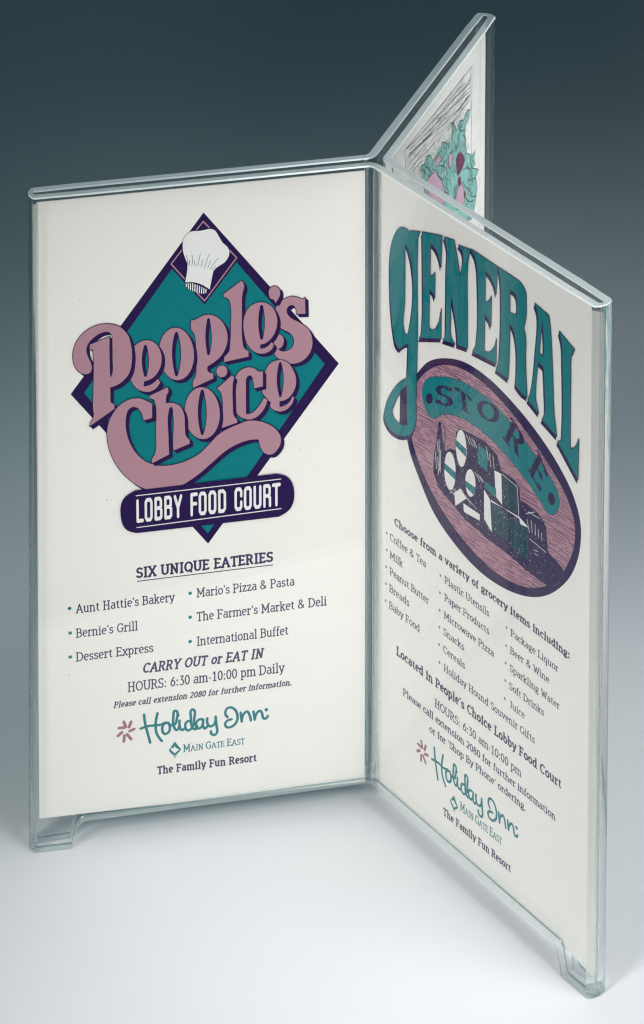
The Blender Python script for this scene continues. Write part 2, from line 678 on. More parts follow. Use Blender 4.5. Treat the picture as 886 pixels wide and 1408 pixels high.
# ------------------------------------------------------------------ a slab-serif alphabet drawn with pen strokes
X = 0.70
FONT = {
 'A': (.76, 'L .08,0 .36,1 .66,0;L .18,.34 .56,.34;S .08,0,.11;S .66,0,.11'),
 'B': (.66, 'L .14,0 .14,1;S .1,0,.1;S .1,1,.1;L .14,1 .34,1;L .14,.53 .36,.53;L .14,0 .34,0;E .34,.765,.19,.235,-90,90;E .36,.265,.21,.265,-90,90'),
 'C': (.68, 'E .39,.5,.31,.5,48,312;L .6,.98 .6,.76'),
 'D': (.76, 'L .14,0 .14,1;S .1,0,.1;S .1,1,.1;L .14,1 .34,1;L .14,0 .34,0;E .34,.5,.33,.5,-90,90'),
 'E': (.62, 'L .14,0 .14,1;S .1,0,.1;S .1,1,.1;L .14,1 .52,1 .52,.84;L .14,.52 .42,.52;L .42,.62 .42,.42;L .14,0 .54,0 .54,.18'),
 'F': (.60, 'L .14,0 .14,1;S .14,0,.13;S .1,1,.1;L .14,1 .52,1 .52,.82;L .14,.5 .42,.5;L .42,.6 .42,.4'),
 'G': (.74, 'E .39,.5,.31,.5,48,318;L .6,.98 .6,.76;L .62,.12 .62,.42;S .6,.43,.13'),
 'H': (.80, 'L .16,0 .16,1;L .62,0 .62,1;L .16,.52 .62,.52;S .16,0,.12;S .16,1,.12;S .62,0,.12;S .62,1,.12'),
 'I': (.38, 'L .19,0 .19,1;S .19,0,.13;S .19,1,.13'),
 'J': (.48, 'L .3,1 .3,.2;E .16,.2,.14,.22,0,-100;S .3,1,.14'),
 'L': (.60, 'L .16,0 .16,1;S .16,1,.13;S .1,0,.1;L .16,0 .54,0 .54,.2'),
 'M': (.94, 'L .16,0 .16,1 .46,.25 .76,1 .76,0;S .15,0,.12;S .1,1,.08;S .77,0,.12;S .82,1,.08'),
 'N': (.80, 'L .16,0 .16,1 .62,0 .62,1;S .16,0,.12;S .1,1,.08;S .62,1,.12'),
 'O': (.76, 'E .38,.5,.31,.5,0,360'),
 'P': (.64, 'L .14,0 .14,1;S .16,0,.14;S .1,1,.1;L .14,1 .34,1;L .14,.46 .34,.46;E .34,.73,.22,.27,-90,90'),
 'Q': (.76, 'E .38,.5,.31,.5,0,360;L .4,.18 .7,-.12'),
 'R': (.70, 'L .14,0 .14,1;S .14,0,.12;S .1,1,.1;L .14,1 .34,1;L .14,.5 .34,.5;E .34,.75,.2,.25,-90,90;L .36,.5 .58,0 .68,0'),
 'S': (.58, 'E .29,.75,.2,.25,35,270;E .29,.25,.22,.25,90,-145;L .48,1 .48,.8;L .08,.22 .08,0'),
 'T': (.64, 'L .32,0 .32,1;S .32,0,.13;L .06,.82 .06,1 .58,1 .58,.82'),
 'U': (.76, 'L .14,1 .14,.3;E .38,.3,.24,.3,180,360;L .62,.3 .62,1;S .14,1,.12;S .62,1,.12'),
 'V': (.74, 'L .1,1 .37,0 .64,1;S .1,1,.11;S .64,1,.11'),
 'W': (1.0, 'L .1,1 .3,0 .5,.9 .7,0 .9,1;S .1,1,.11;S .9,1,.11'),
 'X': (.70, 'L .1,1 .6,0;L .6,1 .1,0;S .1,0,.1;S .6,0,.1;S .1,1,.1;S .6,1,.1'),
 'Y': (.72, 'L .1,1 .36,.45 .62,1;L .36,.45 .36,0;S .36,0,.13;S .1,1,.1;S .62,1,.1'),
 'a': (.54, 'E .26,.49,.17,.21,150,0;L .43,.49 .43,.06 .52,0;E .25,.2,.18,.2,60,360;L .43,.2 .43,.28'),
 'b': (.58, 'L .12,0 .12,1.05;S .08,1.05,.07;E .3,.35,.2,.35,-150,150'),
 'c': (.50, 'E .28,.35,.21,.35,50,310;L .43,.66 .43,.5'),
 'd': (.60, 'L .45,0 .45,1.05;S .41,1.05,.07;S .5,0,.05;E .27,.35,.2,.35,30,330'),
 'e': (.52, 'L .08,.37 .45,.37;E .27,.35,.2,.35,5,310'),
 'f': (.38, 'L .16,0 .16,.82;E .32,.82,.16,.24,180,70;L .04,.68 .34,.68;S .17,0,.12'),
 'g': (.56, 'E .26,.44,.18,.25,0,360;L .4,.6 .54,.68;E .26,-.14,.21,.15,0,360;L .16,.22 .12,.1 .3,.02'),
 'h': (.64, 'L .13,0 .13,1.05;S .09,1.05,.07;S .13,0,.1;E .31,.46,.18,.24,180,0;L .49,.46 .49,0;S .49,0,.1'),
 'i': (.32, 'L .16,0 .16,.68;S .12,.68,.07;S .16,0,.12;D .16,.95'),
 'k': (.60, 'L .13,0 .13,1.05;S .09,1.05,.07;S .13,0,.1;L .14,.28 .46,.68;L .26,.42 .48,0;S .44,.68,.09;S .5,0,.09'),
 'l': (.32, 'L .16,0 .16,1.05;S .12,1.05,.07;S .16,0,.12'),
 'm': (.94, 'L .13,0 .13,.68;S .09,.68,.07;S .13,0,.1;E .3,.48,.17,.22,180,0;L .47,.48 .47,0;S .47,0,.09;E .64,.48,.17,.22,180,0;L .81,.48 .81,0;S .81,0,.1'),
 'n': (.64, 'L .13,0 .13,.68;S .09,.68,.07;S .13,0,.1;E .31,.46,.18,.24,180,0;L .49,.46 .49,0;S .49,0,.1'),
 'o': (.56, 'E .28,.35,.21,.35,0,360'),
 'p': (.60, 'L .13,-.3 .13,.68;S .09,.68,.07;S .13,-.3,.11;E .31,.35,.2,.35,-150,150'),
 'q': (.60, 'L .45,-.3 .45,.68;S .45,-.3,.11;E .27,.35,.2,.35,30,330'),
 'r': (.44, 'L .14,0 .14,.68;S .1,.68,.07;S .16,0,.13;E .34,.4,.2,.28,160,80;L .4,.69 .4,.55'),
 's': (.46, 'E .23,.52,.14,.17,25,270;E .23,.175,.16,.175,90,-150;L .37,.68 .37,.55;L .07,.16 .07,.02'),
 't': (.40, 'L .17,.9 .17,.18;E .31,.18,.14,.18,180,300;L .04,.68 .34,.68'),
 'u': (.62, 'L .12,.68 .12,.22;E .29,.22,.17,.22,180,340;L .47,.68 .47,0 .57,0;S .08,.68,.06;S .43,.68,.06'),
 'v': (.58, 'L .08,.68 .29,0 .5,.68;S .09,.68,.09;S .49,.68,.09'),
 'w': (.84, 'L .08,.68 .26,0 .42,.6 .58,0 .76,.68;S .09,.68,.09;S .75,.68,.09'),
 'x': (.56, 'L .09,.68 .47,0;L .47,.68 .09,0;S .09,0,.09;S .47,0,.09;S .09,.68,.09;S .47,.68,.09'),
 'y': (.58, 'L .08,.68 .29,.02;L .5,.68 .25,-.22 .1,-.3;S .09,.68,.09;S .49,.68,.09'),
 'z': (.50, 'L .08,.52 .08,.68 .42,.68 .08,0 .44,0 .44,.16'),
 '0': (.56, 'E .28,.5,.2,.5,0,360'),
 '1': (.56, 'L .12,.82 .3,1 .3,0;S .3,0,.15'),
 '2': (.56, 'E .27,.74,.19,.26,160,-10;L .46,.7 .36,.42 .09,0 .5,0'),
 '3': (.56, 'L .1,1 .46,1 .24,.6;E .27,.3,.2,.31,90,-140'),
 '6': (.56, 'E .28,.3,.19,.3,0,360;L .42,1 .2,.72 .09,.36'),
 '8': (.56, 'E .28,.77,.16,.23,0,360;E .28,.27,.2,.27,0,360'),
 '&': (.78, 'E .32,.8,.14,.2,-60,240;L .24,.64 .66,0;E .3,.26,.22,.26,110,330;L .5,.14 .64,.42'),
 "'": (.22, 'L .11,1.02 .11,.76'), '.': (.24, 'D .1,.03'), ':': (.28, 'D .13,.05;D .13,.58'),
 '-': (.34, 'L .06,.36 .28,.36'), ' ': (.30, ''),
}
# tall condensed sans capitals for the banner
BLOCK = {
 'L': (.46, 'L .1,1 .1,0 .42,0'), 'O': (.56, 'L .1,.12 .1,.88 .18,1 .38,1 .46,.88 .46,.12 .38,0 .18,0 .1,.12'),
 'B': (.56, 'L .1,0 .1,1 .36,1 .44,.9 .44,.62 .36,.53 .1,.53;L .36,.53 .46,.43 .46,.1 .38,0 .1,0'),
 'Y': (.56, 'L .08,1 .28,.42 .48,1;L .28,.45 .28,0'), 'F': (.46, 'L .1,0 .1,1 .42,1;L .1,.53 .38,.53'),
 'D': (.56, 'L .1,0 .1,1 .36,1 .46,.88 .46,.12 .36,0 .1,0'),
 'C': (.54, 'L .46,.66 .46,.88 .38,1 .18,1 .1,.88 .1,.12 .18,0 .38,0 .46,.12 .46,.34'),
 'U': (.56, 'L .1,1 .1,.12 .18,0 .38,0 .46,.12 .46,1'),
 'R': (.56, 'L .1,0 .1,1 .36,1 .44,.9 .44,.58 .36,.5 .1,.5;L .34,.5 .46,.4 .46,0'),
 'T': (.50, 'L .25,0 .25,1;L .04,1 .46,1'), ' ': (.36, ''),
}
STYLE = {  # weight, contrast, serif weight, shear
 'r': (.135, .22, .11, 0), 'm': (.155, .2, .125, 0), 'b': (.20, .22, .15, 0), 'bi': (.19, .25, .13, .20),
 'k': (.155, 0, 0, 0), 'n': (.15, .40, .08, 0), 's': (.18, .60, .07, 0),
}
_cache = {}


def glyph(ch, style):
    key = (ch, style)
    if key in _cache:
        return _cache[key]
    w, con, sw, sh = STYLE[style]
    adv, src = (BLOCK if style == 'k' else FONT)[ch]
    ps = []
    Y = lambda y: y * (1 - w) + w / 2
    for s in src.split(';'):
        if not s:
            continue
        op, rest = s[0], s[1:].strip()
        if op == 'L':
            pts = [tuple(map(float, p.split(','))) for p in rest.split()]
            ps += stroke([(x, Y(y)) for x, y in pts], w, False, style == 'k', con)
        elif op == 'E':
            cx, cy, rx, ry, a0, a1 = map(float, rest.split(','))
            n = max(6, int(abs(a1 - a0) / 20))
            full = abs(a1 - a0) >= 360
            pts = []
            for i in range(n if full else n + 1):
                a = math.radians(a0 + (a1 - a0) * i / n)
                pts.append((cx + rx * math.cos(a), Y(cy + ry * math.sin(a))))
            ps += stroke(pts, w, full, False, con)
        elif op == 'S':
            x, y, h = map(float, rest.split(','))
            yy = Y(y)
            yy += (w - sw) / 2 * (-1 if y <= 0 else 1)
            h = h + w * .25
            ps.append([(x - h, yy - sw / 2), (x + h, yy - sw / 2), (x + h, yy + sw / 2), (x - h, yy + sw / 2)])
        elif op == 'D':
            x, y = map(float, rest.split(','))
            ps.append(disc((x, Y(y)), w * .68, 8))
    ps = [[(x + sh * y, y) for x, y in p] for p in ps]
    r = (adv, scan(ps, 0.004))
    _cache[key] = r
    return r


def set_text(txt, x0, x1, z, cap, style):
    track = .03 if style != 'k' else .03
    units = []
    x = 0
    small = style == 'n'
    for i, ch in enumerate(txt):
        sc = 1.0
        if small and i and txt[i - 1] != ' ':
            sc = .80
        adv, q = glyph(ch, style)
        if style in ('b', 'bi', 'k'):
            adv = adv + .04
        units.append((x, sc, q)); x += (adv + track) * sc
    k = (x1 - x0) / (x - .08)
    out = []
    for ux, sc, q in units:
        for t in q:
            out.append(tuple((x0 + (ux - .04 + px * sc) * k, z + py * sc * cap) for px, py in t))
    return out


D = {'banner': ['24.31,158.95 25.62,162.74 27.88,165.17 32.54,167.82 41.75,171.28 50.87,172.31 61.16,171.39 71.34,168.05 81.41,163.37 88.88,159.26 91.40,155.49 90.86,151.74 88.46,148.77 86.01,148.22 83.51,149.74 77.86,153.02 69.01,156.52 60.06,159.01 51.03,159.93 43.21,159.27 35.31,156.44 30.01,152.35 27.60,152.36 25.28,155.33'],
 'banner_dots': ['29.82,159.13 29.32,157.56 28.10,156.41 26.86,156.38 26.34,157.47 26.84,159.05 28.06,160.19 29.30,160.22', '89.44,154.74 89.31,153.11 88.34,151.87 87.10,151.76 86.31,152.84 86.44,154.48 87.41,155.72 88.65,155.82'],
 'bulL': ['-100.49,83.50', '-100.40,74.76', '-100.51,66.25', '-61.36,83.62', '-61.42,75.08', '-61.48,66.40'],
 'bulR': ['6.03,100.17', '6.07,94.10', '5.82,87.96', '5.72,81.89', '5.61,75.71', '34.15,99.82', '33.94,93.63', '33.87,87.51', '33.79,81.46', '33.72,75.31', '67.09,99.44', '67.06,93.20', '66.89,87.15', '66.85,81.07', '33.89,69.09', '66.72,74.79'],
 'carafe_handle': ['33.18,152.54* 35.43,152.62 36.20,150.71 35.94,146.26 35.61,142.53*'],
 'diamond': ['-56.12,215.77* -12.36,158.65* -55.35,100.43* -99.19,158.19*'],
 'diamond_in': ['-56.15,211.74* -17.00,158.96* -55.43,104.16* -94.89,158.13*'],
 'frame': ['97.13,215.77* 97.04,179.58*', '97.13,215.77* 26.52,218.31*', '26.52,218.31* 27.91,209.69*', '95.15,215.00* 95.51,200.50*', '29.09,217.76* 94.11,211.18*'],
 'general': [('G', ['17.89,210.39* 18.31,211.31* 23.12,213.10* 22.20,211.59 21.96,209.80 21.97,177.58 21.73,166.07 21.48,154.52 21.37,147.01 19.86,142.83 16.71,139.85 12.40,138.03 8.05,138.11 5.24,140.36 5.82,145.28 8.84,151.36 13.14,156.86 16.73,159.89* 17.05,163.87 17.33,172.18* 15.19,170.74 12.89,168.24* 11.16,168.87 9.57,173.02 8.32,179.90 7.75,188.22 7.70,196.76 8.53,202.82 10.23,206.68 12.35,209.58 14.48,210.78 16.61,210.97', '15.37,205.80* 17.09,204.57 17.46,176.64 16.28,174.67 15.25,175.34 15.34,185.93', '16.83,157.58* 13.59,154.20 10.59,148.73 9.06,144.52 10.46,142.59 13.67,142.41 16.94,143.82*']), ('E', ['24.21,213.46* 34.20,216.51* 33.73,205.98* 32.62,208.85 30.51,211.00 28.42,211.48* 28.27,200.49* 29.77,201.32 30.76,202.71* 30.68,193.98* 29.66,195.49 27.98,195.58* 27.85,182.54* 29.95,182.66 32.43,185.77 34.04,191.84* 33.97,181.70* 23.08,176.84* 23.92,178.47 24.48,182.13 24.57,201.37 24.32,210.82']), ('N', ['35.28,216.58* 40.21,217.62* 41.24,214.29 43.37,206.64* 44.15,210.04 44.33,215.65 42.43,216.92* 48.29,218.04* 47.27,214.73 47.03,194.68 47.16,184.49* 42.24,183.44* 41.51,189.93 38.94,198.26* 38.78,190.92 39.26,184.14 40.93,183.06* 35.14,181.67* 36.04,183.21 36.39,189.83 36.54,206.67 36.55,213.91']), ('E', ['48.53,218.31* 61.55,218.06* 60.88,208.90* 60.05,211.37 58.02,213.48 55.60,214.33* 55.59,203.60* 57.34,204.94 58.67,207.19* 58.49,197.20* 57.42,198.92 55.56,199.73* 55.41,187.22* 58.13,188.32 60.34,191.16 61.26,194.23* 61.22,185.94* 49.77,184.59* 50.88,186.50 51.88,190.57 51.88,209.93 51.16,215.12 50.08,217.12']), ('R', ['61.94,218.07* 68.67,218.05 72.60,217.63 74.81,215.81 75.18,212.72 75.11,207.27 74.08,203.53* 74.89,202.00 75.19,193.15 76.09,181.76* 73.18,182.07 70.64,183.34* 71.10,189.04 70.57,197.55 69.09,201.24 67.50,202.15* 67.38,189.49 66.99,183.48* 61.24,183.97* 62.48,187.20 63.23,195.80 63.26,209.53 62.78,215.33', '67.56,213.37* 70.32,212.98 70.97,211.37 70.82,206.40* 67.44,205.68*']), ('A', ['79.28,214.03* 85.85,212.97* 86.71,208.25 87.98,193.72 88.71,183.24 90.16,175.69* 83.25,177.88* 84.37,180.06 84.29,188.73 83.71,195.24* 81.15,195.93* 80.80,193.60 80.14,186.75 80.21,182.97 81.60,179.16* 76.57,181.12* 77.47,183.30 78.93,189.45 80.13,200.89 80.78,207.69 80.48,211.87', '82.82,210.24* 83.71,203.63 83.57,198.69* 81.64,198.71* 82.15,204.53']), ('L', ['90.72,210.20* 97.75,207.45* 96.44,205.23 96.21,197.62 96.37,174.50* 98.61,176.26 100.21,179.63* 100.10,166.50* 90.65,174.24* 92.16,175.42 92.76,179.78 92.34,201.17 91.93,206.89'])],
 'goods_band': ['41.59,150.81* 46.77,150.07* 46.69,147.38* 41.50,148.74*', '35.93,140.02* 41.72,139.46* 41.56,136.97* 36.03,137.90*', '46.46,139.17* 51.49,139.30* 51.53,136.28* 46.56,137.32*', '56.17,143.91* 61.66,144.03* 61.70,140.84* 56.20,141.58*', '52.64,154.45* 57.72,154.62* 57.39,147.45* 52.72,148.05*'],
 'goods_crate': ['59.64,137.74* 67.20,137.79* 67.49,129.48* 59.93,129.38*', '68.45,137.85* 77.14,137.95* 77.30,128.17* 68.84,128.42*', '64.67,150.20* 71.59,149.32* 71.97,140.81* 65.06,140.79*'],
 'goods_dark': ['32.81,152.44* 34.12,152.49* 35.04,147.60* 36.39,144.10* 38.54,146.35* 41.57,146.95* 41.50,153.12* 43.63,155.63* 48.35,156.34* 55.99,157.27* 61.91,155.52* 64.07,151.07* 70.31,151.57* 72.82,149.94* 73.30,145.84* 76.99,146.27* 81.91,145.89* 85.61,143.75* 86.10,138.83* 86.98,135.25* 90.23,134.65* 93.63,133.56* 94.33,130.77* 92.78,127.37* 88.80,124.39* 83.94,123.83* 75.72,124.14* 69.07,124.74* 58.13,124.92* 46.14,125.85* 37.43,128.55* 33.03,129.92* 30.35,133.96* 30.47,139.99* 31.99,146.70*'],
 'goods_dark2': ['78.71,141.65* 79.20,141.90* 79.75,138.43* 78.94,138.01*'],
 'goods_lines': ['59.81,137.83* 67.20,137.79* 67.49,129.48* 59.93,129.38*', '68.45,137.85* 77.14,137.95* 77.30,128.17* 68.84,128.42*', '61.75,137.35* 61.86,129.79*', '65.53,137.23* 65.64,129.98*', '70.95,137.38* 71.08,129.00*', '74.67,137.55* 74.82,128.62*'],
 'goods_scratch': ['47.08,154.96* 48.82,152.58*', '48.36,155.00* 50.27,152.71*', '49.64,155.33* 51.38,152.96*', '50.76,155.00* 52.23,153.08*', '51.49,144.50* 53.64,142.64*', '52.76,144.55* 54.91,142.98*', '54.04,144.31* 55.76,143.11*', '56.85,155.94* 57.92,151.80*', '58.40,154.37* 59.13,150.06*', '60.08,154.33* 60.73,150.27*', '64.50,150.41* 71.99,149.81*', '72.00,149.52* 72.81,140.37*', '76.39,143.07* 80.28,145.63*', '77.44,144.18* 82.75,144.59*', '76.66,141.47* 77.96,137.51*', '78.71,141.94* 79.18,138.14*', '80.51,141.71* 80.82,138.12*', '82.00,140.74* 82.46,138.09*', '83.64,140.43* 83.85,137.66*', '78.00,135.50* 85.77,134.91*', '80.10,132.82* 82.13,133.30*', '80.36,131.80* 82.16,131.87*', '39.14,131.80* 44.34,132.05*', '39.99,133.12* 45.62,133.29*', '40.88,131.49* 45.21,131.60*', '47.77,133.78* 52.07,132.42*', '46.47,134.31* 49.50,132.30*', '32.44,145.72* 32.91,142.39*', '33.30,146.74* 33.67,136.21*', '31.60,141.74* 32.09,136.02*', '34.21,143.62* 34.03,135.79*', '32.75,140.52* 33.16,134.76*'],
 'goods_white': ['47.06,150.52 46.97,147.69 46.38,145.13 45.40,143.38 44.23,142.77 43.09,143.42 42.21,145.22 41.77,147.80 41.86,150.65 42.46,153.20 43.44,154.94 44.62,155.54 45.75,154.88 46.62,153.09', '41.75,140.18 41.64,137.23 40.99,134.57 39.91,132.71 38.62,132.03 37.38,132.67 36.43,134.50 35.96,137.16 36.08,140.12 36.74,142.78 37.82,144.63 39.10,145.30 40.34,144.65 41.29,142.83', '51.65,140.98 51.58,138.86 51.03,136.89 50.08,135.45 48.95,134.83 47.84,135.16 46.99,136.38 46.55,138.23 46.62,140.36 47.18,142.34 48.13,143.78 49.26,144.38 50.36,144.04 51.22,142.83', '41.06,132.26* 44.18,135.23* 47.16,133.31* 41.66,127.98*', '45.65,130.93* 53.79,131.24* 53.82,129.07* 45.94,128.12*', '55.79,140.78* 58.78,138.77* 59.78,128.13* 55.92,130.85*', '60.73,149.70* 64.08,150.20* 64.65,140.00* 61.44,141.29*', '59.20,138.99* 72.98,139.59* 73.42,138.07* 77.12,138.70* 76.70,139.18* 72.97,140.16* 68.83,139.79* 59.21,138.29*'],
 'hat': ['-62.19,192.53* -61.83,194.45 -61.50,196.44 -61.39,198.80* -62.04,200.56 -62.66,202.65 -62.89,204.70 -62.69,207.03 -61.67,208.77 -59.92,209.76 -57.71,209.66 -55.82,209.79 -54.23,210.02 -52.65,209.38 -51.65,207.86 -50.93,206.36 -49.99,204.71 -48.73,203.42 -47.94,201.71 -48.27,199.72 -49.29,198.20 -50.82,197.22 -52.35,196.27 -53.18,195.18* -53.77,192.20 -54.36,189.21* -55.30,190.06 -57.51,191.53 -60.04,192.39'],
 'hat_band': ['-54.67,188.49 -55.22,188.08 -56.44,188.10 -58.06,188.53 -59.79,189.28 -61.26,190.22 -62.19,191.15 -62.40,191.89 -61.85,192.29 -60.64,192.28 -59.01,191.85 -57.29,191.09 -55.81,190.16 -54.88,189.23'],
 'hat_pleats': ['-61.81,201.95* -61.41,199.81 -61.20,198.61*', '-59.98,201.75* -59.74,199.96 -60.07,197.91*', '-60.87,200.09* -60.76,199.06 -60.89,198.13*', '-59.36,199.75* -59.05,198.88 -58.96,197.78*', '-57.29,201.89* -57.62,200.07 -58.17,197.70*', '-56.51,199.78* -56.77,198.62 -57.10,197.58*', '-54.38,201.40* -55.25,199.13 -55.96,196.84*', '-53.98,198.99* -54.47,197.69 -54.88,196.66*', '-51.44,199.79* -53.04,197.87 -54.00,196.12*', '-52.34,197.12* -52.86,196.33 -53.30,195.80*'],
 'hat_ribs': ['-61.94,191.93* -61.76,191.06*', '-61.25,192.02* -61.13,190.38*', '-60.52,192.00* -60.50,189.83*', '-59.79,191.79* -59.81,189.42*', '-59.04,191.43* -59.12,189.07*', '-58.31,191.15* -58.42,188.72*', '-57.58,190.73* -57.69,188.43*', '-56.89,190.31* -56.97,188.22*', '-56.19,189.82* -56.27,188.14*', '-55.53,189.34* -55.63,188.27*'],
 'icon': ['-66.75,31.19* -64.70,28.04* -66.80,25.13* -68.79,28.20*'],
 'icon_in': ['-66.83,29.63* -66.38,28.85 -65.35,28.13* -66.72,26.90* -68.01,28.23* -67.81,29.06 -67.29,28.84'],
 'icon_line': ['-68.79,27.63* -66.80,25.70* -64.70,27.61*'],
 'ivy': ['44.34,198.50* 43.31,205.00* 46.89,203.73* 49.12,205.44* 52.87,204.10* 55.61,200.46* 60.32,201.00* 63.73,200.31* 65.72,202.64* 71.27,199.54* 75.41,199.46* 75.98,205.33* 80.27,200.01* 84.43,201.85* 87.99,200.18* 92.20,202.04* 95.22,200.63* 94.40,199.10* 90.18,197.25* 89.58,192.75* 91.87,185.91* 94.76,184.53* 97.80,177.77* 105.14,173.74* 102.28,172.21* 104.16,166.92* 102.50,163.35* 99.70,159.63* 91.07,159.81* 71.19,169.77* 54.56,184.18* 47.74,192.67*'],
 'ivy_berry': ['80.49,189.93 82.58,190.60 84.70,190.06 88.31,186.66 89.07,184.38 86.98,182.99 84.17,182.44 82.06,182.51 80.58,186.08', '82.09,181.06 83.77,181.44 85.51,179.40 84.99,177.50 82.85,178.54', '67.47,183.45 68.85,183.25 69.57,181.72 68.19,181.59', '89.04,173.35 90.78,172.02 90.82,170.31 89.10,170.92'],
 'ivy_lines': ['50.20,204.46* 49.58,201.98 52.98,198.01*', '55.61,200.46* 54.29,199.24 57.02,196.99*', '59.74,195.67* 60.46,193.45 65.30,189.22*', '66.42,201.84* 67.19,197.72 63.80,196.53*', '71.27,199.30* 72.00,197.30*', '75.99,204.85* 78.84,201.63 80.26,200.20*', '84.43,201.85* 83.05,200.59 88.08,196.33*', '76.11,199.13* 75.49,195.64 77.62,193.68*', '87.41,194.73* 90.32,191.44 88.95,189.22*', '90.44,186.60* 89.06,184.86*', '87.71,181.68* 90.56,181.26 96.36,177.98*', '72.06,194.44* 71.43,191.44 73.55,189.48*', '77.76,186.97* 79.20,185.32 81.32,184.30*', '68.05,188.83* 69.47,186.25 68.13,185.02*', '70.90,183.66* 72.36,180.11*', '87.81,177.80* 90.74,173.97 95.09,171.36*', '96.37,177.49* 97.16,174.69 102.29,171.72*', '90.83,170.07* 95.21,166.46 99.57,164.79*', '77.91,180.24* 79.37,177.14 78.03,174.94*', '92.13,175.21* 95.00,174.78 99.40,171.67*', '95.81,171.00* 96.60,168.20 102.45,165.32*', '89.47,167.37* 93.77,166.69*', '44.93,202.83* 47.62,199.68*', '46.90,203.27* 49.19,201.24 51.61,200.07*', '61.08,196.43* 67.98,192.16 70.81,188.44*', '81.71,197.90* 82.49,194.68 79.01,193.96*'],
 'ivy_pink': ['47.67,196.88* 50.99,196.88* 57.71,196.42* 60.47,192.98* 64.62,189.32* 68.17,182.64* 68.25,178.82* 58.62,183.58* 49.33,192.82*', '57.27,198.27* 58.31,200.10* 62.65,199.66* 64.48,196.67* 61.07,197.14* 58.37,196.80*', '71.37,194.30* 73.43,195.21* 76.24,193.39* 75.63,189.42* 72.86,189.34*', '80.11,175.34* 82.16,178.16* 86.39,178.01* 89.33,173.21* 88.77,166.75* 80.92,170.64*'],
 'loop_dark': ['16.84,157.18* 13.17,152.73* 12.98,142.13* 16.94,143.82*'],
 'oval': ['21.83,164.12 27.17,170.43 35.12,175.41 45.59,178.88 57.22,179.04 68.69,176.59 80.01,172.45 89.96,166.92 97.39,160.25 101.16,152.67 101.10,143.98 97.91,134.48 91.96,126.09 84.67,119.56 75.99,114.93 64.59,111.99 52.95,111.69 41.07,114.56 30.32,119.99 22.81,128.10 17.98,134.88 16.16,140.42 16.23,149.61 17.81,157.67'],
 'oval_in': ['23.86,163.72 29.19,169.21 36.46,173.70 45.62,176.22 55.98,176.06 67.48,173.20 77.59,168.91 87.57,163.39 95.02,157.32 98.55,150.46 98.33,143.41 94.86,134.62 90.09,127.90 83.39,121.97 75.94,118.02 65.82,115.78 55.50,115.92 44.33,118.70 33.64,123.69 25.50,130.37 21.38,135.65 18.89,140.83 18.56,148.00 19.45,156.63'],
